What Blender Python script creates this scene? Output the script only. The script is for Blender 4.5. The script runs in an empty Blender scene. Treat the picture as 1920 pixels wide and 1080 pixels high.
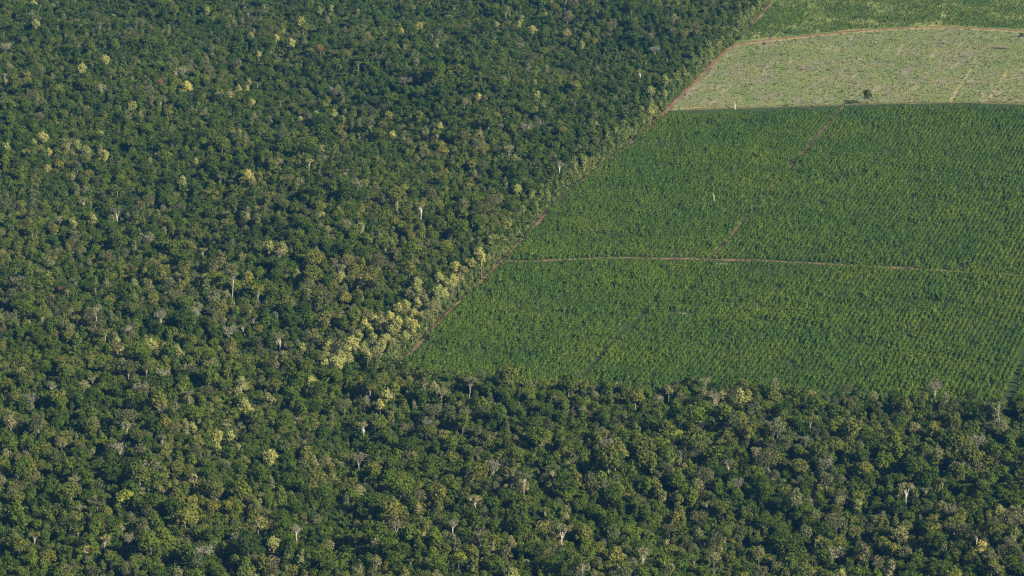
import bpy, math, random
import numpy as np
from mathutils import Vector, Matrix
sc = bpy.context.scene
R = math.radians
rng = np.random.default_rng(7)
random.seed(7)

# ------------------------------------------------------------------ camera
H, PITCH, F = 757.0, R(17.0), 6061.0          # camera height, angle below the horizon, focal length in px of a 1920 frame
cd = bpy.data.cameras.new("camera")
cd.sensor_width = 36.0
cd.lens = 36.0 * F / 1920.0
cd.clip_start, cd.clip_end = 1.0, 60000.0
cam = bpy.data.objects.new("camera", cd)
cam.location = (0, 0, H)
cam.rotation_euler = (math.pi / 2 - PITCH, 0, 0)
sc.collection.objects.link(cam)
sc.camera = cam

# ------------------------------------------------------------------ sky, sun, exposure
SUN_EL, SUN_AZ = R(30.0), R(123.0)            # azimuth clockwise from +Y (the way the camera looks)
world = bpy.data.worlds.new("World")
sc.world = world
world.use_nodes = True
nt = world.node_tree
bg = nt.nodes["Background"]
sky = nt.nodes.new("ShaderNodeTexSky")
sky.sky_type = 'NISHITA'
sky.sun_disc = False
sky.sun_elevation = SUN_EL
sky.sun_rotation = SUN_AZ
sky.altitude = 300
sky.dust_density = 2.0
nt.links.new(sky.outputs[0], bg.inputs[0])
bg.inputs[1].default_value = 0.05
sl = bpy.data.lights.new("sun", 'SUN')
sl.energy = 5.0
sl.angle = R(0.5)
sl.color = (1.0, 0.90, 0.70)
sun = bpy.data.objects.new("sun", sl)
sd = Vector((math.sin(SUN_AZ) * math.cos(SUN_EL), math.cos(SUN_AZ) * math.cos(SUN_EL), math.sin(SUN_EL)))
sun.rotation_euler = sd.to_track_quat('Z', 'Y').to_euler()
sun.location = (400, -400, 900)
sc.collection.objects.link(sun)
sc.view_settings.view_transform = 'Standard'
sc.view_settings.look = 'None'
sc.view_settings.gamma = 1.0
sc.view_settings.use_curve_mapping = False
sc.view_settings.exposure = 1.35
sc.cycles.max_bounces = 5
sc.cycles.diffuse_bounces = 2
sc.cycles.transmission_bounces = 2
sc.cycles.transparent_max_bounces = 4
sc.cycles.volume_bounces = 0
sc.cycles.filter_width = 1.4
sc.cycles.use_denoising = False

# ------------------------------------------------------------------ picture <-> ground
CP, SP = math.cos(PITCH), math.sin(PITCH)
def project(x, y, z):
    dz = z - H
    w = y * CP - dz * SP
    return 960 + F * x / w, 540 - F * (y * SP + dz * CP) / w, w
def wave(x, y, seed, wl):                      # smooth noise about -1..1
    r = np.random.default_rng(seed)
    s = 0
    for i in range(6):
        a = r.uniform(0, 2 * math.pi); k = 2 * math.pi / (wl * r.uniform(.6, 1.6)); p = r.uniform(0, 6.28)
        s = s + np.sin(k * (np.cos(a) * x + np.sin(a) * y) + p)
    return s / 2.6
EDGE_Y = [-120, 0, 57, 85, 205, 240, 365, 488, 575, 665, 690, 760]
EDGE_X = [1573, 1452, 1402, 1372, 1252, 1217, 1057, 942, 850, 765, 745, 690]
def xb(py): return np.interp(py, EDGE_Y, EDGE_X)          # track along the forest edge
def yb(px): return np.interp(px, [700, 745, 800, 1000, 1400, 1650, 1920, 2300], [680, 692, 712, 742, 752, 762, 778, 800])   # front forest
def ytop(px): return np.interp(px, [1300, 1372, 1395, 1470, 1600, 1720, 1800, 1920, 2200], [95, 85, 79, 72, 58, 50.5, 51, 58, 82])
def ybot(px): return np.interp(px, [1200, 1252, 1380, 1500, 1620, 1800, 1920, 2200], [212, 208, 204, 200, 196, 193, 196, 206])
def smooth(t): t = np.clip(t, 0, 1); return t * t * (3 - 2 * t)
def height(x, y):
    px, py, w = project(x, y, 0.0)
    s = F / w
    dl = (xb(py) - 12 - px) / s
    df = (py - yb(px)) / (s * H / np.sqrt(x * x + y * y + H * H))
    d = np.maximum(dl, df)
    return smooth((d - 5) / 160.0) * (8.0 * wave(x, y, 3, 420) + 3.2 * wave(x, y, 4, 170))
def ground(px, py, z=0.0, flat=False):         # the point a height z above the ground seen at (px, py)
    a = (px - 960) / F; b = (540 - py) / F
    dx, dy, dz = a, CP + b * SP, -SP + b * CP
    zz = z
    for _ in range(1 if flat else 6):
        t = (zz - H) / dz
        if not flat: zz = z + float(height(np.array(dx * t), np.array(dy * t)))
    return Vector((dx * t, dy * t, zz - z))

# ------------------------------------------------------------------ object helpers
COL = sc.collection.objects
def tag(o, label=None, cat=None, group=None, kind=None):
    if label: o["label"] = label
    if cat: o["category"] = cat
    if group: o["group"] = group
    if kind: o["kind"] = kind
    return o
def empty(name, loc, rz=0, s=(1, 1, 1)):
    o = bpy.data.objects.new(name, None)
    o.location = loc; o.rotation_euler = (0, 0, rz); o.scale = s
    o.empty_display_size = 2
    COL.link(o)
    return o
class MB:
    def __init__(s): s.v = []; s.f = []
    def add(s, v, f):
        n = len(s.v); s.v += [tuple(p) for p in v]; s.f += [tuple(i + n for i in q) for q in f]
    def tube(s, pts, rads, n=5, cap=True):
        pts = [Vector(p) for p in pts]; rings = []
        for i, p in enumerate(pts):
            d = (pts[min(i + 1, len(pts) - 1)] - pts[max(i - 1, 0)]).normalized()
            a = d.orthogonal().normalized(); b = d.cross(a)
            rings.append([p + (a * math.cos(2 * math.pi * k / n) + b * math.sin(2 * math.pi * k / n)) * rads[i] for k in range(n)])
        v = [q for r in rings for q in r]; f = []
        for i in range(len(pts) - 1):
            for k in range(n):
                f.append((i * n + k, i * n + (k + 1) % n, (i + 1) * n + (k + 1) % n, (i + 1) * n + k))
        if cap: f.append(tuple(range((len(pts) - 1) * n, len(pts) * n)))
        s.add(v, f)
    def card(s, p, nrm, size, asp=1.0, fold=.18):
        nrm = nrm / (np.linalg.norm(nrm) + 1e-9)
        t = rng.normal(size=3); t -= nrm * t.dot(nrm); t /= np.linalg.norm(t) + 1e-9
        b = np.cross(nrm, t)
        h = size / 2; k = fold * size
        s.add([p - t * h * asp - nrm * k, p - b * h, p + t * h * asp - nrm * k, p + b * h], [(0, 1, 2, 3)])
    def mesh(s, name, mats, smooth_=False):
        m = bpy.data.meshes.new(name)
        m.from_pydata(s.v, [], s.f)
        for x in (mats if isinstance(mats, (list, tuple)) else [mats]): m.materials.append(x)
        if smooth_: m.shade_smooth()
        m.update()
        return m
def link(name, mesh, parent=None):
    o = bpy.data.objects.new(name, mesh); COL.link(o)
    if parent: o.parent = parent
    return o
def lobes_crown(mb, lobes, n, s0, s1, spread=.38, zmin=-.45, fill=.25):
    """leaf sprays over and inside a set of ellipsoid lobes (cx, cy, cz, rx, ry, rz)"""
    L = np.array(lobes, float)
    area = (L[:, 3] * L[:, 5] + L[:, 4] * L[:, 5] + L[:, 3] * L[:, 4]); pr = area / area.sum()
    done = 0; guard = 0
    while done < n and guard < n * 8:
        guard += 1
        k = rng.choice(len(L), p=pr)
        d = rng.normal(size=3); d /= np.linalg.norm(d)
        if d[2] < zmin and rng.random() < .8: continue
        inner = rng.random() < fill
        r = rng.uniform(.35, .8) if inner else rng.normal(.97, .09)
        p = L[k, :3] + d * L[k, 3:] * r
        if not inner:
            q = (p - L[:, :3]) / L[:, 3:]
            e = (q * q).sum(1); e[k] = 9
            if e.min() < .55: continue
        nr = d / L[k, 3:] * L[k, 3:].mean() + rng.normal(size=3) * spread + np.array([0, 0, .25])
        mb.card(p, nr, rng.uniform(s0, s1), rng.uniform(.7, 1.15))
        done += 1

# ------------------------------------------------------------------ materials
def mat(name):
    m = bpy.data.materials.new(name); m.use_nodes = True
    n = m.node_tree; n.nodes.clear()
    out = n.nodes.new("ShaderNodeOutputMaterial")
    return m, n, out
def N(n, t, **k):
    x = n.nodes.new(t)
    for a, b in k.items(): setattr(x, a, b)
    return x
def ramp(n, src, stops, interp='LINEAR'):
    r = N(n, "ShaderNodeValToRGB"); e = r.color_ramp
    e.interpolation = interp
    while len(e.elements) < len(stops): e.elements.new(.5)
    for el, (p, c) in zip(e.elements, stops): el.position = p; el.color = (*c, 1)
    n.links.new(src, r.inputs[0])
    return r.outputs[0]
def mixc(n, fac, a, b, mode='MIX'):
    x = N(n, "ShaderNodeMix", data_type='RGBA', blend_type=mode)
    for i, s in ((0, fac), (6, a), (7, b)):
        if isinstance(s, (int, float)): x.inputs[i].default_value = s
        elif isinstance(s, tuple): x.inputs[i].default_value = (*s, 1)
        else: n.links.new(s, x.inputs[i])
    return x.outputs[2]
def noise(n, vec, scale, detail=3, rough=.6):
    x = N(n, "ShaderNodeTexNoise"); x.inputs["Scale"].default_value = scale
    x.inputs["Detail"].default_value = detail; x.inputs["Roughness"].default_value = rough
    if vec is not None: n.links.new(vec, x.inputs["Vector"])
    return x.outputs[0]
DRIFT = [(.35, (.84, .90, .96)), (.65, (1.16, 1.10, 1.0))]
def leaf_mat(name, stops, spot=None, trans=.22, clump=.5, drift=DRIFT):
    """leaf colour differs from tree to tree (stops) and from spray to spray"""
    m, n, out = mat(name)
    oi = N(n, "ShaderNodeObjectInfo")
    c = ramp(n, oi.outputs["Random"], stops)
    tc = N(n, "ShaderNodeTexCoord")
    v = noise(n, tc.outputs["Object"], clump, 3)
    k = ramp(n, v, [(.3, (.62, .66, .6)), (.7, (1.35, 1.3, 1.25))])
    c = mixc(n, 1.0, c, k, 'MULTIPLY')
    g = N(n, "ShaderNodeNewGeometry")
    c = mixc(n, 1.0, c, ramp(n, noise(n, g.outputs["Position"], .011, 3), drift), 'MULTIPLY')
    if spot:
        w = noise(n, tc.outputs["Object"], .8, 2)
        f = ramp(n, w, [(.40, (0, 0, 0)), (.62, (1, 1, 1))])
        c = mixc(n, f, c, spot)
    d = N(n, "ShaderNodeBsdfDiffuse"); t = N(n, "ShaderNodeBsdfTranslucent"); mx = N(n, "ShaderNodeMixShader")
    mx.inputs[0].default_value = trans
    n.links.new(c, d.inputs[0]); n.links.new(c, t.inputs[0])
    n.links.new(d.outputs[0], mx.inputs[1]); n.links.new(t.outputs[0], mx.inputs[2])
    n.links.new(mx.outputs[0], out.inputs[0])
    return m
def bark_mat(name, a, b):
    m, n, out = mat(name)
    tc = N(n, "ShaderNodeTexCoord")
    v = noise(n, tc.outputs["Object"], 1.2, 4)
    c = ramp(n, v, [(.35, a), (.65, b)])
    p = N(n, "ShaderNodeBsdfPrincipled"); p.inputs["Roughness"].default_value = .85
    p.inputs["Specular IOR Level"].default_value = .15
    n.links.new(c, p.inputs[0]); n.links.new(p.outputs[0], out.inputs[0])
    return m
def soil_mat(name, layers, bump=.3):
    """layers: first colour, then (noise scale in 1/m, stretch angle or None, lo, hi, colour) laid over it by noise"""
    m, n, out = mat(name)
    g = N(n, "ShaderNodeNewGeometry")
    c = None
    for ly in layers:
        if c is None: c = ly; continue
        sc_, ang, lo, hi, colr = ly
        vec = g.outputs["Position"]
        if ang is not None:
            mp = N(n, "ShaderNodeMapping"); mp.vector_type = 'TEXTURE'; mp.inputs["Rotation"].default_value = (0, 0, ang); mp.inputs["Scale"].default_value = (1, 7, 1)
            n.links.new(vec, mp.inputs[0]); vec = mp.outputs[0]
        v = noise(n, vec, sc_, 5, .65)
        f = ramp(n, v, [(lo, (0, 0, 0)), (hi, (1, 1, 1))])
        c = mixc(n, f, c, colr)
    p = N(n, "ShaderNodeBsdfDiffuse")
    n.links.new(c, p.inputs[0])
    if bump:
        b = N(n, "ShaderNodeBump"); b.inputs["Strength"].default_value = bump; b.inputs["Distance"].default_value = .6
        n.links.new(noise(n, g.outputs["Position"], .5, 5), b.inputs["Height"]); n.links.new(b.outputs[0], p.inputs["Normal"])
    n.links.new(p.outputs[0], out.inputs[0])
    return m

G = dict(
    dark=leaf_mat("leaf_dark_green", [(0, (.037, .062, .011)), (.5, (.050, .080, .012)), (1, (.068, .100, .015))]),
    mid=leaf_mat("leaf_mid_green", [(0, (.060, .094, .014)), (.5, (.076, .112, .016)), (1, (.100, .132, .020))]),
    olive=leaf_mat("leaf_olive", [(0, (.074, .094, .020)), (.5, (.098, .114, .023)), (1, (.145, .150, .036))]),
    brown=leaf_mat("leaf_brown_olive", [(0, (.066, .078, .032)), (.5, (.090, .097, .042)), (1, (.126, .126, .060))]),
    greygreen=leaf_mat("leaf_grey_green", [(0, (.082, .098, .044)), (.5, (.115, .130, .060)), (1, (.17, .175, .09))]),
    lime=leaf_mat("leaf_lime", [(0, (.16, .20, .03)), (1, (.24, .27, .035))]),
    yellow=leaf_mat("blossom_yellow", [(0, (.24, .26, .095)), (.5, (.33, .335, .11)), (1, (.45, .41, .125))], spot=(.135, .16, .05)),
    cream=leaf_mat("leaf_pale_olive", [(0, (.19, .19, .085)), (1, (.29, .27, .12))], spot=(.11, .115, .05)),
    red=leaf_mat("blossom_red", [(0, (.24, .10, .05)), (1, (.30, .14, .065))], spot=(.12, .09, .04)),
    twig=leaf_mat("twig_grey", [(0, (.115, .115, .080)), (.5, (.15, .145, .105)), (1, (.21, .20, .145))], trans=.05),
    pine=leaf_mat("pine_needles", [(0, (.064, .118, .017)), (.45, (.082, .142, .019)), (.9, (.102, .162, .023)), (1, (.13, .172, .032))], trans=.18, drift=[(.36, (.82, .90, 1.1)), (.5, (1, 1, 1)), (.64, (1.2, 1.1, .95))]),
    scrub=leaf_mat("leaf_scrub", [(0, (.070, .115, .026)), (.5, (.115, .155, .036)), (1, (.19, .20, .065))]),
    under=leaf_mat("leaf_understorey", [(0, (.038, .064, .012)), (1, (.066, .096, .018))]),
    straw=leaf_mat("grass_straw", [(0, (.17, .19, .07)), (.5, (.23, .235, .095)), (1, (.30, .285, .14))], trans=.1),
    grass=leaf_mat("grass_green", [(0, (.12, .175, .055)), (.6, (.17, .215, .065)), (1, (.22, .25, .08))], trans=.1),
    debris=leaf_mat("dead_wood_debris", [(0, (.13, .115, .09)), (.6, (.19, .17, .135)), (1, (.30, .27, .22))], trans=.0),
)
B = dict(
    pale=bark_mat("bark_pale", (.20, .185, .14), (.36, .33, .26)),
    white=bark_mat("bark_white", (.40, .37, .30), (.58, .54, .45)),
    grey=bark_mat("bark_grey", (.12, .105, .085), (.22, .20, .155)),
    brown=bark_mat("bark_brown", (.07, .055, .04), (.13, .10, .07)),
)
M_ground = soil_mat("forest_floor", [(.035, .040, .020)] + [(.05, None, .4, .65, (.050, .052, .024)), (.35, None, .5, .7, (.028, .034, .015))])
M_plant = soil_mat("plantation_floor", [(.034, .054, .018), (.06, None, .45, .7, (.050, .066, .024)), (.25, None, .6, .78, (.10, .080, .045)), (.012, None, .55, .75, (.030, .056, .020))])
M_young = soil_mat("young_plantation_floor", [(.085, .13, .036), (.02, None, .45, .58, (.19, .21, .065)), (.1, -R(16), .5, .68, (.07, .115, .032)), (.012, None, .55, .68, (.22, .22, .08))])
M_clear = soil_mat("clearing_grass", [(.142, .172, .066), (.028, None, .42, .56, (.102, .142, .048)), (.014, None, .50, .62, (.175, .165, .10)), (.09, -R(16), .50, .62, (.165, .155, .11)), (.13, -R(16), .56, .66, (.235, .215, .14)), (.30, None, .55, .70, (.075, .098, .042)), (.25, None, .64, .76, (.22, .20, .155))])
M_road = soil_mat("red_earth", [(.155, .082, .052), (.06, None, .45, .65, (.21, .125, .08)), (.6, None, .5, .7, (.12, .070, .046)), (.03, None, .56, .66, (.17, .14, .065))])
M_verge = soil_mat("pale_verge", [(.27, .22, .12), (.1, None, .4, .65, (.17, .17, .065)), (.5, None, .5, .72, (.36, .29, .19))])
M_track = soil_mat("brown_track", [(.155, .098, .056), (.05, None, .45, .62, (.125, .115, .05)), (.4, None, .5, .7, (.20, .125, .08)), (.03, None, .56, .68, (.26, .21, .11))])
M_grassy = soil_mat("grassy_track", [(.115, .092, .048), (.06, None, .42, .62, (.10, .115, .04)), (.4, None, .5, .7, (.17, .11, .07))])

# ------------------------------------------------------------------ the land
gx = np.concatenate([-np.geomspace(900, 12000, 14)[::-1], np.arange(-885, 886, 15), np.geomspace(900, 12000, 14)])
gy = np.concatenate([np.linspace(-3000, 1300, 10), np.arange(1500, 4300, 15), np.geomspace(4320, 20000, 16)])
XX, YY = np.meshgrid(gx, gy)
ZZ = np.zeros_like(XX)
ok = YY > 1400
ZZ[ok] = height(XX[ok], YY[ok]) * smooth((1000 - np.abs(XX[ok])) / 120) * smooth((4280 - YY[ok]) / 150) * smooth((YY[ok] - 1500) / 100)
nx, ny = len(gx), len(gy)
me = bpy.data.meshes.new("ground")
idx = np.arange(nx * ny).reshape(ny, nx)
fc = np.stack([idx[:-1, :-1], idx[:-1, 1:], idx[1:, 1:], idx[1:, :-1]], -1).reshape(-1, 4)
me.from_pydata(np.stack([XX, YY, ZZ], -1).reshape(-1, 3).tolist(), [], fc.tolist())
me.materials.append(M_ground); me.shade_smooth()
tag(link("ground", me), kind="structure")

def sheet(name, poly, z, m):
    mb = MB(); mb.v = [(*ground(px, py, 0, True)[:2], z) for px, py in poly]; mb.f = [tuple(range(len(poly)))]
    o = link(name, mb.mesh(name, m)); tag(o, kind="structure")
    mm = o.data
    if mm.polygons[0].normal.z < 0: mm.flip_normals()
    return o
edge = [(float(xb(y)), y) for y in np.linspace(208, 690, 24)]
sheet("plantation_floor", edge + [(x, float(yb(x)) + 2) for x in np.linspace(750, 2300, 20)] + [(x, float(ybot(x))) for x in np.linspace(2200, 1255, 16)], .06, M_plant)
sheet("clearing_floor", [(x, float(ytop(x))) for x in np.linspace(1374, 2200, 24)] + [(x, float(ybot(x))) for x in np.linspace(2200, 1253, 20)] + [(float(xb(y)), y) for y in np.linspace(200, 92, 8)], .08, M_clear)
sheet("young_plantation_floor", [(float(xb(y)), y) for y in np.linspace(84, -120, 10)] + [(2300, -120)] + [(x, float(ytop(x))) for x in np.linspace(2200, 1378, 20)], .07, M_young)

def ribbon(name, pix, width, z, m, wob=.25, label=None):
    P = [ground(px, py, 0, True).to_2d() for px, py in pix]
    pts = []
    for i in range(len(P) - 1):
        k = max(1, int((P[i + 1] - P[i]).length / 6))
        pts += [P[i].lerp(P[i + 1], j / k) for j in range(k)]
    pts.append(P[-1])
    for _ in range(6):
        pts = [pts[0]] + [(pts[i - 1] + pts[i] * 2 + pts[i + 1]) / 4 for i in range(1, len(pts) - 1)] + [pts[-1]]
    v = []; f = []
    for i, p in enumerate(pts):
        d = (pts[min(i + 1, len(pts) - 1)] - pts[max(i - 1, 0)]).normalized(); q = Vector((-d.y, d.x))
        a = width / 2 * (1 + wob * random.uniform(-1, 1)); b = width / 2 * (1 + wob * random.uniform(-1, 1))
        v += [(*(p + q * a), z), (*(p - q * b), z)]
        if i: f.append((2 * i - 2, 2 * i - 1, 2 * i + 1, 2 * i))
    mb = MB(); mb.v = v; mb.f = f
    o = link(name, mb.mesh(name, m)); tag(o, kind="structure")
    if o.data.polygons[0].normal.z < 0: o.data.flip_normals()
    return o
TOPROAD = [(x, float(ytop(x))) for x in np.linspace(1380, 2180, 20)]
ribbon("road_verge", [(x, y + 2.2) for x, y in TOPROAD], 8, .10, M_verge, .4)
ribbon("dirt_road", [(x, y) for x, y in TOPROAD], 5.5, .14, M_road, .3)
ribbon("dirt_road", [(1205, 255), (1250, 207), (1300, 156), (1345, 110), (1374, 86), (1392, 79.5)], 4.2, .18, M_road, .15)
ribbon("dirt_track", [(764, 668), (850, 577), (945, 486), (1060, 364), (1140, 302), (1214, 244)], 2.5, .12, M_track, .7)
ribbon("dirt_track", [(1398, 66), (1425, 30), (1452, -2), (1500, -52)], 2.3, .12, M_road, .3)
CROSS = [(938, 490), (1000, 489.5), (1080, 486), (1160, 483.5), (1250, 485), (1335, 486.5), (1450, 490), (1560, 496), (1680, 502), (1800, 509), (1940, 518)]
ribbon("dirt_track", CROSS, 3.8, .13, M_track, .7)
ribbon("dirt_track", [(1252, 485.2), (1335, 486.8), (1400, 488.6), (1470, 491)], 3.2, .16, M_road, .7)
MIDTRACK = [(1336, 485), (1366, 448), (1425, 375), (1500, 292), (1560, 224), (1585, 197)]
ribbon("dirt_track", MIDTRACK, 2.4, .16, M_track, .5)
ribbon("dirt_track", [(1255, 206.5), (1380, 202.5), (1500, 198), (1620, 194.5), (1800, 191), (1960, 195)], 6, .12, M_grassy, .5)
RIGHTTRACK = [(1960, 575), (1920, 670), (1897, 732), (1885, 765)]
ribbon("dirt_track", RIGHTTRACK, 2.2, .12, M_plant, .3)
FIREBREAK = [(1230, 560), (1185, 610), (1125, 668), (1085, 712)]
# pale windrow streaks left by clearing machines
WINDROWS = ([(1781, 190), (1800, 160), (1822, 128)], [(1850, 190), (1872, 160), (1890, 130)], [(1836, 188), (1862, 183), (1925, 189)], [(1860, 176), (1890, 178), (1930, 178)], [(1895, 160), (1915, 157), (1940, 156)], [(1900, 125), (1912, 121), (1935, 118)], [(1262, 206), (1330, 200), (1345, 186)], [(1840, 192), (1880, 186), (1930, 186)], [(1885, 150), (1925, 145)])
for q in WINDROWS:
    ribbon("windrow", q, 2.8, .16, M_verge, .95)

# ------------------------------------------------------------------ tree kinds: each builder returns (crown mesh, trunk mesh)
def limbs(mb, h, top, r0, n, spread, lean=0.0, ends=None):
    """a tapered stem with n limbs"""
    a0 = rng.uniform(0, 6.28)
    lx, ly = lean * math.cos(a0), lean * math.sin(a0)
    P = [(0, 0, -.6), (lx * .2, ly * .2, h * .35), (lx * .6, ly * .6, h * .7), (lx, ly, h)]
    mb.tube(P, [r0 * 1.25, r0 * .9, r0 * .75, r0 * .6], 6)
    tips = []
    for k in range(n):
        a = a0 + 6.28 * k / n + rng.uniform(-.4, .4)
        z0 = h * rng.uniform(.78, 1.0)
        e = ends[k % len(ends)] if ends else (spread * rng.uniform(.6, 1) * math.cos(a) + lx, spread * rng.uniform(.6, 1) * math.sin(a) + ly, top * rng.uniform(.85, 1.0))
        m_ = (lx * .5 + (e[0] - lx) * .45, ly * .5 + (e[1] - ly) * .45, z0 + (e[2] - z0) * .6)
        mb.tube([(lx * .8, ly * .8, z0), m_, e], [r0 * .5, r0 * .33, r0 * .14], 5)
        tips.append(e)
    return tips
def dome(h, rad, dep, nl, n, leaf, bark, s=(.8, 1.5), rough=.55, base=.5, r0=.28):
    lob = [(0, 0, h - dep * .55, rad * .72, rad * .72, dep * .5)]
    for k in range(nl):
        a = 6.28 * k / nl + rng.uniform(-.4, .4); d = rad * rng.uniform(.38, .66)
        q = rad * rng.uniform(.34, .52)
        lob.append((d * math.cos(a), d * math.sin(a), h - dep * rng.uniform(.22, .75), q, q, q * rng.uniform(.7, 1.0)))
    lob.append((rng.uniform(-.2, .2) * rad, rng.uniform(-.2, .2) * rad, h - dep * .25, rad * .45, rad * .45, dep * .26))
    c = MB(); lobes_crown(c, lob, n, *s, spread=rough)
    t = MB(); limbs(t, h - dep * .9, h - dep * .4, r0, 4, rad * .5, rng.uniform(0, .8), [l[:3] for l in lob[1:]])
    return c.mesh("crown", G[leaf]), t.mesh("trunk", B[bark], True)
def column(h, rad, n, leaf, bark, s=(.7, 1.4)):
    lob = []; z = h * .2
    while z < h - rad * .6:
        k = 1 - abs((z / h) - .62) * .7
        q = rad * rng.uniform(.62, .95) * k
        lob.append((rng.uniform(-.35, .35) * rad, rng.uniform(-.35, .35) * rad, z, q, q, q * rng.uniform(1.1, 1.6)))
        z += q * rng.uniform(.7, 1.0)
    c = MB(); lobes_crown(c, lob, n, *s, spread=.5, zmin=-.7)
    t = MB(); limbs(t, h * .55, h * .85, .25, 3, rad * .5, .4)
    return c.mesh("crown", G[leaf]), t.mesh("trunk", B[bark], True)
def umbrella(h, rad, n, leaf, bark, dep=2.6, r0=.3, nl=7):
    lob = []
    for k in range(nl):
        a = 6.28 * k / nl + rng.uniform(-.4, .4); d = rad * (rng.uniform(.45, .75) if k else 0)
        q = rad * rng.uniform(.3, .44)
        lob.append((d * math.cos(a), d * math.sin(a), h - dep * rng.uniform(.35, .75), q, q, dep * rng.uniform(.3, .5)))
    c = MB(); lobes_crown(c, lob, n, .6, 1.2, spread=.5, zmin=-.6, fill=.15)
    t = MB(); limbs(t, h - dep - rad * .55, h - dep * .5, r0, nl, rad * .6, rng.uniform(.2, 1.0), [l[:3] for l in lob])
    return c.mesh("crown", G[leaf]), t.mesh("trunk", B[bark], True)
def bare(h, rad, dep, bark, leaf="twig", n=420, nl=7, r0=.34, fork=.5):
    t = MB(); c = MB()
    tips = limbs(t, h - dep, h - dep * .35, r0, nl, rad * .75, rng.uniform(.2, 1.2))
    tips2 = []
    for e in tips:
        for k in range(4):
            a = rng.uniform(0, 6.28); q = rad * rng.uniform(.25, .5)
            f = (e[0] + q * math.cos(a), e[1] + q * math.sin(a), min(h, e[2] + rng.uniform(.1, .45) * dep))
            t.tube([e, f], [r0 * .16, r0 * .07], 4); tips2.append(f)
    tp = np.array(tips2 + tips)
    for k in range(n):
        p = tp[rng.integers(len(tp))] + rng.normal(size=3) * np.array([.9, .9, .65])
        c.card(p, rng.normal(size=3) + np.array([0, 0, .3]), rng.uniform(.32, .75), rng.uniform(1.4, 2.6))
    return c.mesh("crown", G[leaf]), t.mesh("trunk", B[bark], True)
def pine(h, rad, n, leaf="pine", flat=False):
    c = MB()
    for k in range(n):
        u = rng.random() ** .75
        z = .25 + u * (h - .35); r = rad * (1 - u) ** .8 * rng.uniform(.35, 1.05) + .08
        a = rng.uniform(0, 6.28)
        p = np.array([r * math.cos(a), r * math.sin(a), z])
        c.card(p, np.array([math.cos(a), math.sin(a), .75]) + rng.normal(size=3) * .45, rng.uniform(.5, .95), rng.uniform(.8, 1.5))
    for k in range(5):
        c.card(np.array([0, 0, h - .25 + .12 * k]), np.array([math.cos(k * 1.3), math.sin(k * 1.3), .2]), .42, 1)
    t = MB(); t.tube([(0, 0, -.3), (0, 0, h * .5), (0, 0, h)], [.11, .07, .03], 5)
    return c.mesh("crown", G[leaf]), t.mesh("trunk", B["brown"], True)
def shrub(rad, h, n, leaf, s=(.45, .95)):
    lob = [(rng.uniform(-.4, .4) * rad, rng.uniform(-.4, .4) * rad, h * rng.uniform(.4, .68), rad * rng.uniform(.5, .8), rad * rng.uniform(.5, .8), h * rng.uniform(.3, .42)) for k in range(3)]
    c = MB(); lobes_crown(c, lob, n, *s, spread=.6, zmin=-.9)
    t = MB()
    for k in range(4):
        a = k * 1.57 + rng.uniform(-.4, .4)
        t.tube([(0, 0, -.2), (rad * .25 * math.cos(a), rad * .25 * math.sin(a), h * .35), (rad * .5 * math.cos(a), rad * .5 * math.sin(a), h * .7)], [.09, .06, .03], 4)
    return c.mesh("foliage", G[leaf]), t.mesh("stem", B["brown"], True)

# (look for the label, crown, trunk, weight, crown-centre height)
FOREST = []
def kind(look, pair, w, zc): FOREST.append((look, pair[0], pair[1], w, zc))
for i in range(2):
    kind("dark green dome-crowned tree", dome(17, 4.4, 8.5, 7, 470, "dark", "grey"), 1.1, 12.5)
    kind("mid green round-crowned tree", dome(15.5, 4.0, 8.5, 7, 440, "mid", "grey"), 1.3, 11.5)
    kind("olive dome-crowned tree", dome(17.5, 4.6, 8.0, 8, 480, "olive", "grey"), .6, 13.5)
    kind("brownish olive ragged-crowned tree", dome(17.5, 4.3, 8.5, 6, 360, "brown", "grey", s=(.6, 1.3), rough=.9), .5, 13.5)
    kind("dark green vine-hung column-shaped tree", column(17.5, 3.1, 430, "dark", "grey"), 1.2, 11)
    kind("mid green vine-hung column-shaped tree", column(16, 2.8, 400, "mid", "grey"), 1.4, 10)
    kind("olive narrow-crowned tree", column(16.5, 2.7, 380, "olive", "grey"), .8, 11)
kind("broad dark green many-lobed tree", dome(20.5, 6.6, 9.0, 10, 760, "dark", "grey"), .35, 16)
kind("broad mid green many-lobed tree", dome(20.5, 6.2, 9.0, 10, 740, "mid", "grey"), .3, 16)
kind("broad olive many-lobed tree", dome(21, 6.2, 8.5, 10, 700, "olive", "pale"), .22, 16.5)
kind("broad greyish brown loose-crowned tree", dome(21, 6.6, 7.5, 9, 540, "brown", "grey", s=(.5, 1.2), rough=1.0), .2, 17)
kind("grey green feathery-crowned tree", dome(18, 4.2, 7.5, 7, 400, "greygreen", "grey", s=(.5, 1.1), rough=.7), .9, 14)
kind("grey green vine-hung narrow tree", column(17, 2.6, 360, "greygreen", "pale"), .7, 11)
kind("grey green flat-topped tree", umbrella(20, 4.6, 330, "greygreen", "pale"), .10, 18)
kind("olive flat-topped tree", umbrella(20.5, 4.4, 320, "olive", "pale"), .08, 18)
kind("small pale olive domed tree", dome(17.5, 3.2, 6.5, 6, 330, "cream", "grey", s=(.5, 1.0)), .24, 14.5)
NF = len(FOREST)
YELLOW = [dome(18.5, 4.3, 10.5, 11, 640, "yellow", "grey", s=(.6, 1.2), rough=.4), dome(17.5, 4.0, 9.5, 10, 580, "yellow", "grey", s=(.6, 1.2), rough=.4), dome(18.5, 3.5, 9.0, 9, 500, "yellow", "grey", s=(.55, 1.1), rough=.4)]
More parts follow.
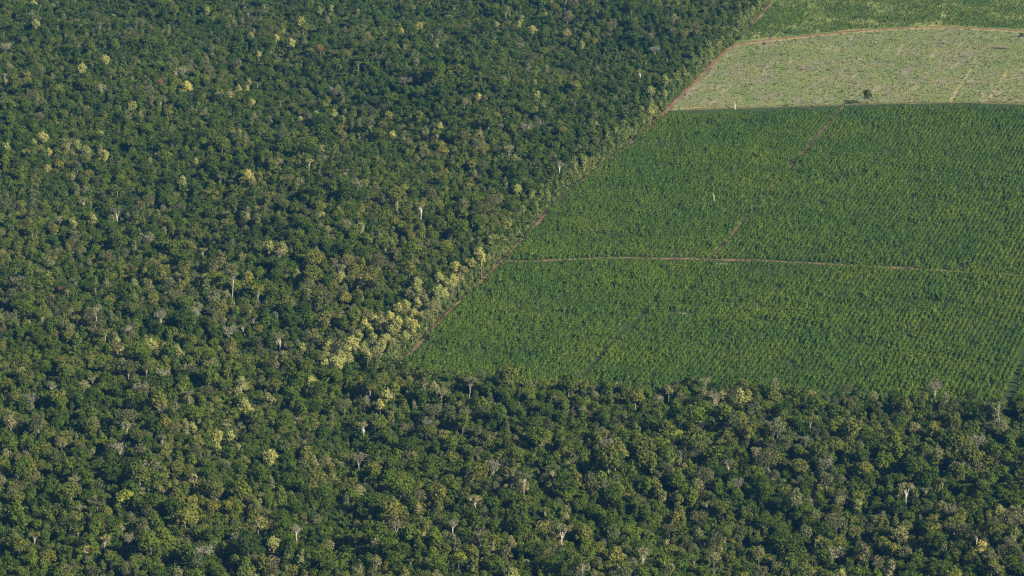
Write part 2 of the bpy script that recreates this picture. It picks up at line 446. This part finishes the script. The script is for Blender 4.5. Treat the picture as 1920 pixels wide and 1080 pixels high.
CREAM = [dome(18.5, 4.6, 9.0, 10, 460, "cream", "grey", s=(.5, 1.1), rough=.6), umbrella(20.5, 4.3, 300, "cream", "white", dep=3.2), dome(17.5, 3.8, 8.5, 8, 400, "cream", "grey", s=(.5, 1.1), rough=.6)]
LIME = [dome(18.5, 4.6, 5.5, 7, 420, "lime", "grey")]
RED = [dome(18.5, 3.7, 5.5, 7, 380, "red", "grey", s=(.5, 1.0))]
BARE = [bare(21, 4.8, 7.5, "pale", n=430), bare(20, 4.2, 6.5, "pale", n=330), bare(21, 5.8, 7.0, "grey", n=560, nl=9)]
BARE_W = [bare(21.5, 3.8, 6.5, "white", n=230, nl=5, r0=.34), bare(20.5, 3.4, 7.0, "white", n=190, nl=4, r0=.30)]
PINES = [pine(4.9, 1.6, 92), pine(4.5, 1.75, 94), pine(5.4, 1.5, 90), pine(3.9, 1.6, 78)]
SCRUB = [shrub(1.8, 3.2, 110, "scrub"), shrub(1.4, 4.2, 110, "scrub"), shrub(2.2, 2.6, 120, "scrub")]
SAPLING = [column(8.5, 1.9, 190, "scrub", "pale", (.5, 1.0)), column(6.5, 1.7, 170, "scrub", "pale", (.5, 1.0))]
UNDER = [shrub(3.2, 7.5, 150, "under", (.8, 1.6)), shrub(2.6, 9.0, 150, "under", (.8, 1.6))]
def tuft(rad, h, n, leaf, s, asp=1.0, up=.6):
    c = MB()
    for k in range(n):
        p = np.array([rng.normal() * rad * .5, rng.normal() * rad * .5, rng.uniform(.05, h)])
        c.card(p, rng.normal(size=3) + np.array([0, 0, up]), rng.uniform(*s), rng.uniform(.7, 1.4) * asp)
    return c.mesh("tuft", G[leaf])
TUFTS = [tuft(1.0, .55, 16, "grass", (.5, 1.0)), tuft(1.0, .6, 14, "straw", (.5, 1.0)), tuft(1.1, .35, 10, "debris", (.35, .8), 2.0, 1.2), tuft(1.2, 1.1, 22, "scrub", (.5, .9))]

# ------------------------------------------------------------------ placing things
USED = set()
def where(loc, z):
    px, py, _ = project(loc[0], loc[1], loc[2] + z)
    return px / 19.2, 100 - py / 10.8
def uniq(text, loc, z, fmt):
    fx, fy = where(loc, z)
    fx, fy = min(max(fx, 0.2), 99.8), min(max(fy, .2), 99.8)
    for d in (0, 1, 2):
        lab = text + fmt.format(f"{fx:.{d}f}%", f"{fy:.{d}f}%")
        if lab not in USED: break
    USED.add(lab)
    return lab
def plant(name, pair, loc, rz, s, label, cat, group, parts=("crown", "trunk")):
    e = empty(name, loc, rz, s)
    tag(e, label, cat, group)
    a = link(parts[0], pair[0], e); b = link(parts[1], pair[1], e)
    return e, a, b
ACROSS = ", {} across and {} up the photo"
SRC = {}                                       # first placed tree of each shape feeds the stands

def region_points(y0, y1, spacing, jit, xm=220, rot=0.0):
    """jittered points over the whole view, as (x, y, px, py, w)"""
    w1 = y1 * CP + H * SP
    xmax = (960 + xm) / F * w1
    c, s = math.cos(rot), math.sin(rot)
    L = max(y1, xmax) * 1.6
    dx, dy = (spacing, spacing) if np.isscalar(spacing) else spacing
    u = np.arange(-L, L, dx); v = np.arange(-L * .2, L * 1.3, dy)
    U, V = np.meshgrid(u, v)
    U = U + rng.uniform(-.5, .5, U.shape) * jit * dx; V = V + rng.uniform(-.5, .5, V.shape) * jit * dy
    x = (c * U + s * V).ravel(); y = (-s * U + c * V).ravel()
    k = (y > y0) & (y < y1)
    x, y = x[k], y[k]
    px, py, w = project(x, y, 0.0)
    k = (px > -xm) & (px < 1920 + xm)
    return x[k], y[k], px[k], py[k], w[k]
Y_NEAR = ground(960, 1180, 0, True).y - 70
Y_FAR = ground(960, -95, 0, True).y

# hand-placed crowns, as seen in the photograph (crown centres, picture pixels)
P_YELLOW = [(63,5),(387,13),(213,30),(67,41),(470,62),(530,55),(518,68),(545,75),(485,101),(563,35),(600,15),(621,13),(197,108),(153,121),(175,118),(350,157),(448,163),(463,163),(247,193),(472,188),(563,222),(80,253),(62,263),(12,272),(145,267),(165,277),(92,282),(195,285),(282,297),(367,300),(465,323),(473,333),(342,335),(88,312),(187,247),(467,150),(593,213),(627,207),
 (977,32),(893,38),(930,42),(973,43),(997,52),(1023,25),(753,57),(785,45),(897,177),(1007,175),(1090,80),(825,230),(737,250),(877,252),(1117,230),(1247,145),(1220,167),(1220,202),(1247,173),(970,350),
 (172,402),(137,413),(92,512),(530,457),(505,457),(603,400),(557,507),(598,512),(637,515),(463,513),(385,520),(393,528),(252,525),(220,637),(282,642),(227,653),(333,653),(40,694),(138,672),(567,648),(610,663),(624,668),(609,678),(595,632),(617,643),(497,683),(453,713),(582,710),(3,593),
 (675,420),(900,466),(903,478),(853,495),(780,523),(783,540),(823,515),(848,517),(837,527),(747,573),(760,566),(783,563),(803,573),(700,591),(720,606),(735,613),(683,598),(673,623),(660,637),(683,643),(650,653),(773,605),(640,660),(700,630),(715,640),(632,672),(690,660),(745,600),(790,585),(693,612),(668,650),(725,628),(622,655),(822,540),
 (243,752),(362,797),(408,811),(430,807),(407,835),(467,767),(457,750),(153,873),(505,850),(137,992),(300,1068),(512,1013),
 (723,730),(712,755),(958,1072),(1403,733),(1387,736),(1402,750),(1730,856),(1608,943),(1537,1010),(1873,950),(1840,1020),(1578,1075)]
P_BAND = [(700,645),(645,645),(655,668),(757,588),(795,556),(764,600),(770,548),(845,540),(730,590),(713,600),(870,505),(885,490),(705,660),(735,640),(760,625),(800,590),(820,565),(690,645),(650,668),(680,655),(720,635),(745,615),(740,580),(775,585),(812,575),(790,545),(835,545),(860,520),(715,590)]
P_CREAM = [(690,62),(840,33),(670,17),(1063,57),(1200,137),(447,243),(560,335),(580,305),(297,285),(430,173),(413,178),(940,230),(648,413),(788,388),(453,475),(400,493),(523,633),(157,713),(115,823),(197,1013),(617,1013),(773,850),(680,800),(862,752),(983,905),(1055,997),(703,1010),(672,913),(890,938),(673,1060),(1638,737),(1418,848),(1577,930),(1688,992),(1700,918),(1765,940),(1805,987),(1830,1003),(1340,1035),(1423,1027),(1873,1070),(1307,897),(1717,795),(1207,1040),(1257,1057),(1523,735),(75,512)]
P_LIME = [(1268,815),(860,1043),(233,927)]
P_RED = [(300,153),(600,92),(117,543),(582,627),(282,495),(70,583)]
P_BARE = [(1752,724),(190,163),(10,88),(627,170),(343,130),(988,237),(1228,92),(977,83),(760,150),(353,495),(280,445),(27,527),(300,590),(113,411),(427,620),(363,587),(523,473),(213,837),(263,873),(240,1007),(460,1010),(383,1033),(57,745),(263,730),(1450,800),(1510,823),(1547,868),(1600,803),(1833,823),(1563,1037),(1803,873),(1383,903),(1787,958),(673,857),(923,870),(1137,832),(760,870),(130,265)]
P_WHITE = [(1050,312),(220,400),(240,622),(157,378),(180,585),(308,703),(660,592),(225,842),(267,847),(303,768),(97,728),(238,803),(557,998),(1235,751),(800,798),(743,990),(850,988),(900,1008),(1208,862),(870,780),(1340,750),(1367,872)]
taken = []
def land(pts, pairs, zc, name, look, cat, group, smin=.95, smax=1.3, said=None, near=4.4):
    for k, (px, py) in enumerate(pts):
        i = k % len(pairs)
        s = rng.uniform(smin, smax)
        loc = ground(px, py, zc * s)
        taken.append((loc.x, loc.y, near))
        sc_ = (s * rng.uniform(.92, 1.12), s * rng.uniform(.92, 1.12), s)
        lk = look[i] if isinstance(look, (list, tuple)) else look
        lab = said[k] if said else uniq(lk, loc, zc * s, ACROSS)
        plant(name, pairs[i], loc, rng.uniform(0, 6.28), sc_, lab, cat, group)
land(P_YELLOW, YELLOW, 16, "flowering_tree", ["pale yellow tree with a domed crown", "yellow tree with a lumpy rounded crown", "yellow tree with a small domed crown"], "tree", "yellow flowering trees in the forest", .85, 1.25)
land(P_CREAM, CREAM, 17, "pale_tree", ["pale olive tree with a loose dome", "pale olive flat-topped tree on a white stem", "pale olive tree with a thin crown"], "tree", "pale olive trees in the forest", .85, 1.25, near=4.0)
land(P_BAND, [CREAM[0], CREAM[2], YELLOW[1]], 14.5, "edge_tree", ["pale olive domed tree by the plantation corner", "thin pale olive tree by the plantation corner", "yellow tree by the plantation corner"], "tree", "pale trees in the band at the plantation corner", .8, 1.15, near=3.6)
land(P_LIME, LIME, 16, "lime_tree", "", "tree", None, 1.0, 1.2, said=["brightest lime green tree, in the dark canopy below the plantation's middle", "dull lime tree near the bottom edge, just left of the photo's middle", "lime green tree in the lower left forest, left of the white-stemmed trees' gap"])
land(P_RED[:3], RED, 16, "red_flowering_tree", "", "tree", None, said=["dusky red flowering tree high in the left forest, among dark crowns", "reddish tree near the top of the photo, left of the middle", "bright orange flowering tree near the left edge, at mid height"])
land(P_RED[3:], RED, 16, "red_flowering_tree", "", "tree", None, .42, .5, said=["small red tree just left of the yellow trees at the forest edge", "tiny orange red tree in the left forest, right of the bright orange tree", "tiny red tree near the left edge, below the bright orange tree"])
land(P_BARE, BARE, 18, "leafless_tree", ["grey leafless tree with a twiggy dome", "grey leafless tree with a thin twiggy crown", "broad grey brown leafless tree"], "tree", "leafless trees in the forest", .78, 1.08, near=2.7)
land(P_WHITE, BARE_W, 16, "white_trunk_tree", ["white-stemmed tree with bare forked limbs", "white-stemmed tree with few bare limbs"], "tree", "white-stemmed bare trees in the forest", .8, 1.05, near=2.8)
taken = np.array(taken)

def clear_of(x, y):
    k = np.ones(len(x), bool)
    for tx, ty, r in taken: k &= ((x - tx) / r) ** 2 + ((y - ty) / np.where(y < ty, r * 1.9, r * .9)) ** 2 > 1
    return k
def stand(name, x, y, z, which, scl, rz, sources, label, cat, align=None):
    """a whole stand as one object: points carrying shape number, size and turn, each growing one of the source trees"""
    me = bpy.data.meshes.new(name)
    me.vertices.add(len(x)); me.vertices.foreach_set("co", np.stack([x, y, z], -1).astype(np.float32).ravel())
    a = me.attributes.new("shape", 'INT', 'POINT'); a.data.foreach_set("value", which.astype(np.int32))
    a = me.attributes.new("size", 'FLOAT_VECTOR', 'POINT'); a.data.foreach_set("vector", scl.astype(np.float32).ravel())
    a = me.attributes.new("turn", 'FLOAT_VECTOR', 'POINT'); a.data.foreach_set("vector", rz.astype(np.float32).ravel())
    o = link(name, me)
    g = bpy.data.node_groups.new(name, 'GeometryNodeTree')
    g.interface.new_socket("Geometry", in_out='INPUT', socket_type='NodeSocketGeometry')
    g.interface.new_socket("Geometry", in_out='OUTPUT', socket_type='NodeSocketGeometry')
    gi = g.nodes.new("NodeGroupInput"); go = g.nodes.new("NodeGroupOutput")
    jo = g.nodes.new("GeometryNodeJoinGeometry")
    def attr(nm, tp):
        q = g.nodes.new("GeometryNodeInputNamedAttribute"); q.data_type = tp; q.inputs[0].default_value = nm
        return next(s for s in q.outputs if s.enabled and s.name == "Attribute")
    sh, sz, tn = attr("shape", 'INT'), attr("size", 'FLOAT_VECTOR'), attr("turn", 'FLOAT_VECTOR')
    for k, objs in enumerate(sources):
        ip = g.nodes.new("GeometryNodeInstanceOnPoints")
        cmp_ = g.nodes.new("FunctionNodeCompare"); cmp_.data_type = 'INT'; cmp_.operation = 'EQUAL'
        ins = [s for s in cmp_.inputs if s.enabled]
        g.links.new(sh, ins[0]); ins[1].default_value = k
        g.links.new(gi.outputs[0], ip.inputs["Points"]); g.links.new(cmp_.outputs[0], ip.inputs["Selection"])
        j2 = g.nodes.new("GeometryNodeJoinGeometry")
        for ob in objs:
            oi = g.nodes.new("GeometryNodeObjectInfo"); oi.transform_space = 'ORIGINAL'; oi.inputs[0].default_value = ob
            g.links.new(oi.outputs["Geometry"], j2.inputs[0])
        g.links.new(j2.outputs[0], ip.inputs["Instance"])
        g.links.new(sz, ip.inputs["Scale"]); g.links.new(tn, ip.inputs["Rotation"])
        g.links.new(ip.outputs[0], jo.inputs[0])
    g.links.new(jo.outputs[0], go.inputs[0])
    md = o.modifiers.new("stand", 'NODES'); md.node_group = g
    return tag(o, label, cat, None, "stuff")

def turns(n, tilt=.06):
    r = np.zeros((n, 3)); r[:, 2] = rng.uniform(0, 6.283, n); r[:, :2] = rng.normal(0, tilt, (n, 2))
    return r

# ------------------------------------------------------------------ the forest
x, y, px, py, w = region_points(Y_NEAR, Y_FAR, (4.7, 4.7), .9)
s_ = F / w
inl = px < xb(py) - (30 + 8 * wave(x, y, 11, 50)) * s_ / 2.2
front = py > yb(px) + 3 * wave(x, y, 12, 40)
k = (inl | front) & ~((wave(x, y, 21, 34) > np.where(front, .95 - .15 * smooth((px - 1000) / 600), 1.25) + .4 * wave(x, y, 22, 250)) & (rng.random(len(x)) < .8)) & (rng.random(len(x)) > .04)
k &= ~((np.abs(px - np.interp(py, [575, 670, 765], [1960, 1920, 1885])) < 10) & (py < 772))
x, y, px, py, w = x[k], y[k], px[k], py[k], w[k]
k = clear_of(x, y)
x, y, px, py, w = x[k], y[k], px[k], py[k], w[k]
wt = np.array([f[3] for f in FOREST])
n1, n2, n3 = wave(x, y, 31, 130) - 1.0 * smooth((y - 2150) / 1000) + .15, wave(x, y, 32, 90) - .25, wave(x, y, 33, 160)
W = np.tile(wt, (len(x), 1))
for i, f in enumerate(FOREST):
    if "olive" in f[0]: W[:, i] *= np.exp(.9 * n1)
    if "dark" in f[0]: W[:, i] *= np.exp(-.9 * n1 - .3 * n2)
    if "pale" in f[0]: W[:, i] *= np.exp(1.5 * n2)
    if "brown" in f[0] or "grey" in f[0]: W[:, i] *= np.exp(.6 * n2)
cum = np.cumsum(W / W.sum(1, keepdims=True), 1)
which = (rng.random(len(x))[:, None] > cum).sum(1)
sz = .70 * np.exp(rng.normal(0, .25, len(x))) * (1 + .13 * n3)
far = smooth((y - 2250) / 1000)
sz = np.clip(sz * (1.05 - .17 * far), .40, 1.45)
front = py > yb(px)
d_edge = np.minimum((xb(py) - px), 200) / (F / w)
sz *= np.where(front & ~(px < xb(py)), 1, .60 + .40 * smooth(d_edge / 50))
sz *= 1 - .22 * np.exp(-((py - yb(px)) / 14) ** 2) * front
near_corner = np.exp(-(((px - 770) / 90) ** 2 + ((py - 705) / 40) ** 2))
sz *= 1 - .4 * near_corner
scl = np.stack([sz * rng.uniform(.88, 1.12, len(x)), sz * rng.uniform(.88, 1.12, len(x)), sz * rng.uniform(.86, 1.14, len(x))], -1)
z = height(x, y)
zc = np.array([f[4] for f in FOREST])[which] * scl[:, 2]
cx, cy, cw = project(x, y, z + zc)
inview = (cx > 15) & (cx < 1905) & (cy < 1070) & (cy > 0)
order = np.argsort(np.where(inview, cw, 1e9))
ind = order[:300]
for i in range(NF):                            # every shape has one tree of its own among the near ones
    if not (which[ind] == i).any(): ind = np.append(ind[:-1], order[300 + np.argmax(which[order[300:]] == i)])
for i in ind:
    f = FOREST[which[i]]
    loc = Vector((x[i], y[i], z[i]))
    big = "" if "small" in f[0] else "tall " if scl[i, 2] > 1.1 else ("small " if scl[i, 2] < .65 else "")
    e, a, b = plant("forest_tree", (f[1], f[2]), loc, rng.uniform(0, 6.28), tuple(scl[i]), uniq(big + f[0], loc, zc[i], ACROSS), "tree", "broadleaf trees of the near canopy")
    SRC.setdefault(which[i], (a, b))
rest = np.ones(len(x), bool); rest[ind] = False
print("forest", rest.sum())
stand("forest_canopy", x[rest], y[rest], z[rest], which[rest], scl[rest], turns(rest.sum()), [SRC[i] for i in range(NF)], "closed green broadleaf canopy filling the left and the foreground", "forest")
# understorey under and between the crowns
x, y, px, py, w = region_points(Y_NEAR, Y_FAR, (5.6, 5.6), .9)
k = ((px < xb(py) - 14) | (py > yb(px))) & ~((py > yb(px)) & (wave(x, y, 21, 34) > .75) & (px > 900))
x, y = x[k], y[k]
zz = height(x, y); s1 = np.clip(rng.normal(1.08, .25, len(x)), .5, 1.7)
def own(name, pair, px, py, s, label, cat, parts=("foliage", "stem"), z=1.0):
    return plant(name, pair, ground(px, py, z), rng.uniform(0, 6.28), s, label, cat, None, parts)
u0 = own("bush", UNDER[0], 1386, 73, (1.0, 1.0, .62), "dark clump added for the tree shadow at the bend of the red road", "bush")  # stands in for the dark tree shadow at the road bend; also seeds understorey
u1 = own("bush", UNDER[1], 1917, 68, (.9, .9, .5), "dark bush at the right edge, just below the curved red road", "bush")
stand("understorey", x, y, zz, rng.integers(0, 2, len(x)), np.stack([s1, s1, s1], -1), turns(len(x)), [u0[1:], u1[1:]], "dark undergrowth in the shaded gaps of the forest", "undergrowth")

# ------------------------------------------------------------------ the plantation
vp = ground(1366, 448, 0, True).to_2d(); v2 = ground(1540, 246, 0, True).to_2d()
ROW = math.atan2((v2 - vp).x, (v2 - vp).y)
x, y, px, py, w = region_points(ground(960, 830, 0, True).y, Y_FAR, (3.8, 2.9), .20, rot=ROW)
main = (px > xb(py) + np.where(py > 240, 9 + 3.5 * wave(x, y, 91, 50), 5) * (F / w / 2.2)) & (py < yb(px) - 6) & (py > ybot(px) + 10)
young = (px > xb(py) + 6) & (py < ytop(px) - 3)
def line_d(P):                                 # ground distance from a track
    d = np.full(len(x), 1e9)
    q = [ground(a, b, 0, True).to_2d() for a, b in P]
    for a, b in zip(q[:-1], q[1:]):
        ab = b - a; t = np.clip(((x - a.x) * ab.x + (y - a.y) * ab.y) / ab.length_squared, 0, 1)
        d = np.minimum(d, np.hypot(x - a.x - t * ab.x, y - a.y - t * ab.y))
    return d
dc = line_d([(a, b + 1.8) for a, b in CROSS])
cut = (dc < np.interp(px, [940, 1100, 1500, 1700, 1900], [5, 7, 7, 5, 2.5]) * (.82 + .3 * wave(x, y, 78, 40))) | (line_d(MIDTRACK) < np.where(py < 345, 1.15, 1.75) + .45 * np.clip(wave(x, y, 77, 50), -1, 1.4)) | (line_d(RIGHTTRACK) < 2.9) | (line_d(FIREBREAK) < 2.1)
gap = (wave(x, y, 41, 16) > 1.55) | (rng.random(len(x)) < .07) | (wave(x, y, 45, 9) > 2.0)
for bx, by, r in ((1052, 590, 6), (1280, 589, 7), (1350, 495, 8), (1518, 206, 9), (1575, 556, 5), (1425, 605, 6)):
    g_ = ground(bx, by, 0, True); gap |= np.hypot((x - g_.x) / 1.6, y - g_.y) < r
thin = (wave(x, y, 42, 70) > .9) & (rng.random(len(x)) < .35)
keep = ((main & ~thin) | (young & (rng.random(len(x)) < np.clip(.72 - .5 * wave(x, y, 48, 70), .1, .95)))) & ~cut & ~gap
x, y, px, py, w, yg = x[keep], y[keep], px[keep], py[keep], w[keep], young[keep]
sz = .92 * np.exp(rng.normal(0, .16, len(x))) * (1 + .12 * wave(x, y, 43, 60)) * (1 - .16 * np.clip(wave(x, y, 46, 140), 0, 1)) * np.where(yg, .72, 1.0)
scl = np.stack([sz * rng.uniform(.9, 1.15, len(x)), sz * rng.uniform(.9, 1.15, len(x)), sz * rng.uniform(.85, 1.15, len(x))], -1)
which = rng.integers(0, 4, len(x))
z0 = np.full(len(x), .05)
ok = (px > 15) & (px < 1905) & (py < yb(px) - 30) & ~yg
ind = np.argsort(np.where(ok, w, 1e9))[:300]
PS = {}
LOOK = ["conical", "bushy conical", "slender conical", "short bushy"]
for i in ind:
    loc = Vector((x[i], y[i], .05))
    e, a, b = plant("pine_tree", PINES[which[i]], loc, rng.uniform(0, 6.28), tuple(scl[i]), uniq(f"young {LOOK[which[i]]} green front-row pine", loc, 2, ACROSS), "tree", "young pines in the plantation rows", ("crown", "trunk"))
    PS.setdefault(which[i], (a, b))
rest = np.ones(len(x), bool); rest[ind] = False
print("pines", rest.sum())
stand("pine_plantation", x[rest], y[rest], z0[rest], which[rest], scl[rest], turns(rest.sum(), .04), [PS[i] for i in range(4)], "young green pine plantation in rows, split by red dirt tracks", "plantation")

# ------------------------------------------------------------------ scrub along the forest edge, rough grass and litter in the clearing
s0 = own("bush", SCRUB[0], 1475, 197, (.9, .9, .9), "small dark bush on the track along the clearing's lower edge", "bush")
s1 = own("bush", SCRUB[1], 1434, 82, (1.3, 1.3, .6), "low green bush just below the curved road, near its bend", "bush")
s2 = own("bush", SCRUB[2], 1519, 206, (2.2, 1.8, 1.1), "pale yellowish bush at the plantation's upper edge", "bush")
s2[1].data = s2[1].data.copy(); s2[1].data.materials[0] = G["cream"]
s3 = own("bush", SCRUB[2], 1660, 40, (2.0, 1.6, 1.4), "pale bush above the curved road, right of centre of the young plantation", "bush")
s3[1].data = s2[1].data
s4 = own("bush", SCRUB[2], 1484, 61, (2.6, 1.8, 1.1), "rounded grey green bush above the curved road", "bush")
x, y, px, py, w = region_points(ground(960, 800, 0, True).y, Y_FAR, (3.0, 3.0), .9)
s_ = F / w / 2.2
strip = (px > xb(py) - 44 * s_) & (px < xb(py) - (4 + 3 * wave(x, y, 92, 40)) * s_) & (py < yb(px) + 25)
grow = (px > xb(py) + 4) & (py < ytop(px) - 2) & (rng.random(len(x)) < .30)
inner = (px > xb(py)) & (py > ybot(px)) & (py < yb(px)) & (rng.random(len(x)) < .035)
wild = (px > xb(py)) & (py > yb(px) - 12) & (py < yb(px) + 16)
k = (strip & (rng.random(len(x)) < .85)) | grow | inner | (wild & (rng.random(len(x)) < .6))
lowf = np.where(grow | inner, .55, 1.15)[k]
tall = ((px < xb(py) - 13 * s_) & ~(grow | inner))[k]
x, y = x[k], y[k]
sk = np.where(tall & (rng.random(len(x)) < .7), rng.integers(3, 5, len(x)), rng.integers(0, 3, len(x)))
q = np.clip(rng.normal(1, .25, len(x)), .5, 1.8) * lowf
sp0 = own("sapling", SAPLING[0], 1216, 228, (1.1, 1.1, 1.1), "slender light green sapling at the forest edge, above the red road's lower end", "tree", ("crown", "trunk"), 4)
sp1 = own("sapling", SAPLING[1], 925, 483, (1.2, 1.2, 1.2), "light green sapling at the forest edge, left of the track junction", "tree", ("crown", "trunk"), 4)
src0 = own("bush", SCRUB[0], 1240, 232, (1.2, 1.2, .9), "green bush beside the red road's lower end, at the forest edge", "bush")
stand("edge_scrub", x, y, np.full(len(x), .03), sk, np.stack([q, q, q * rng.uniform(.7, 1.2, len(x))], -1), turns(len(x)), [s0[1:], s1[1:], src0[1:], sp0[1:], sp1[1:]], "low green scrub along the forest edge and among the young trees", "scrub")

x, y, px, py, w = region_points(ground(960, 230, 0, True).y, Y_FAR, (2.1, 2.1), .95)
WIN = np.zeros(len(x), bool)
for q in WINDROWS: WIN |= line_d(q) < .7
k = (px > xb(py) + 4) & (py > ytop(px) + 1.5) & (py < ybot(px) - .6) & (rng.random(len(x)) < .36) & ~WIN
x, y = x[k], y[k]
a_, b_ = wave(x, y, 51, 45), wave(x, y, 52, 28)
r = rng.random(len(x))
heap = np.clip(.10 + .16 * b_, .03, .5)
kd = np.where(r < heap, 2, np.where(r < heap + .04, 3, np.where(r < heap + .50 + .25 * a_, 0, 1)))
q = np.clip(rng.normal(.9, .3, len(x)), .4, 2.0)
tsrc = []
for nm, t, (px_, py_), lb in (("grass_tuft", TUFTS[0], (1700, 120), "green grass tuft in the middle of the pale clearing"), ("grass_tuft", TUFTS[1], (1560, 140), "straw-coloured grass tuft in the pale clearing, left of its middle"),
                              ("brushwood", TUFTS[2], (1570, 100), "grey brushwood heap in the upper part of the clearing"), ("grass_tuft", TUFTS[3], (1467, 131), "dark green weed clump in the left half of the clearing")):
    o = link(nm, t); o.location = ground(px_, py_, .2, True); o.scale = (1.6, 1.6, 1.2)
    tag(o, lb, "grass" if "grass" in nm else "brushwood"); tsrc.append((o,))
stand("rough_grass", x, y, np.full(len(x), .08), kd, np.stack([q, q, q * rng.uniform(.7, 1.2, len(x))], -1), turns(len(x), .1), tsrc, "rough pale grass and brushwood covering the clearing", "grass")

# ------------------------------------------------------------------ single things round the clearing and the plantation
lone = dome(12.5, 3.6, 10.0, 8, 300, "dark", "brown", rough=.9, r0=.3)
plant("lone_tree", lone, ground(1627, 194.5, 0, True), .4, (1.4, 1.4, 1.15), "lone dark green tree on the lower edge of the pale clearing", "tree", None)
lay = dome(4.0, 3.0, 3.6, 5, 200, "dark", "brown", r0=.15)  # dark leafy pile, shaped to stand for the lone tree's shadow and fallen debris
plant("shade_pile", lay, ground(1600, 194, 0, True), .4, (1.9, 1.0, .8), "low dark spreading tree left of the lone tree", "tree", None)
def snag(px, py, h, r0, lean, label):
    mb = MB()
    mb.tube([(0, 0, -.3), (lean * .3, 0, h * .4), (lean * .7, .1, h * .75), (lean, 0, h)], [r0 * 1.2, r0, r0 * .85, r0 * .35], 7)
    mb.tube([(lean * .7, .1, h * .72), (lean * .7 - h * .1, .2, h * .88)], [r0 * .5, r0 * .2], 5)
    mb.tube([(lean * .5, .1, h * .6), (lean * .5 + h * .08, -.2, h * .7)], [r0 * .45, r0 * .2], 5)
    o = link("dead_trunk", mb.mesh("dead_trunk", B["white"], True)); o.location = ground(px, py, 0)
    tag(o, label, "dead tree")
snag(1378, 205, 7, .45, -.3, "short white dead trunk on the clearing's lower edge")
snag(1339, 383, 10, .30, -.6, "tall white dead trunk standing among the young pines")
snag(833, 574, 11, .3, -.8, "white dead trunk leaning beside the forest edge track")
snag(849, 542, 13, .26, .5, "white dead trunk under the yellow trees by the track")
def log(px, py, L, r, rz, label, m="grey"):
    mb = MB()
    mb.tube([(-L / 2, 0, r), (0, .15, r * 1.1), (L / 2, 0, r * .8)], [r, r * .9, r * .6], 7)
    mb.tube([(L * .1, 0, r), (L * .25, L * .12, r * 1.8)], [r * .45, r * .2], 5)
    mb.tube([(-L * .2, 0, r), (-L * .1, -L * .1, r * 1.6)], [r * .4, r * .2], 5)
    o = link("fallen_log", mb.mesh("fallen_log", B[m], True)); o.location = ground(px, py, -.08, True); o.rotation_euler = (0, 0, rz)
    tag(o, label, "log")
log(1880, 92, 24, 1.0, -.25, "long dark fallen trunk in the upper right of the clearing", "brown")
log(1427, 125, 9, .7, -.1, "dark fallen trunk in the left part of the clearing", "brown")
log(1510, 131, 7, .8, .1, "short dark log in the middle left of the clearing", "brown")
log(1550, 162, 6, .5, .0, "short dark log low in the clearing", "brown")
log(1643, 80, 5, .4, .6, "pale log in the upper middle of the clearing", "pale")
log(1280, 589, 6, .5, -.1, "pale log in a bare patch of the plantation", "grey")
log(1352, 496, 14, .4, -.05, "long greyish log below the track junction", "grey")

# ------------------------------------------------------------------ the air
def haze(density, colour):
    x0, x1, y0, y1, z0_, z1 = -12500, 12500, -3500, 20500, -12, H + 12
    v = [(a, b, c) for c in (z0_, z1) for b in (y0, y1) for a in (x0, x1)]
    f = [(0, 2, 3, 1), (4, 5, 7, 6), (0, 1, 5, 4), (2, 6, 7, 3), (0, 4, 6, 2), (1, 3, 7, 5)]
    m, n, out = mat("haze")
    p = N(n, "ShaderNodeVolumePrincipled")
    p.inputs["Color"].default_value = (*colour, 1); p.inputs["Density"].default_value = density
    p.inputs["Anisotropy"].default_value = .0
    n.links.new(p.outputs[0], out.inputs["Volume"])
    me = bpy.data.meshes.new("haze"); me.from_pydata(v, [], f); me.materials.append(m)
    tag(link("haze", me), kind="stuff", label="thin bluish haze over the whole landscape", cat="haze")
haze(3.0e-5, (.05, .21, .50))
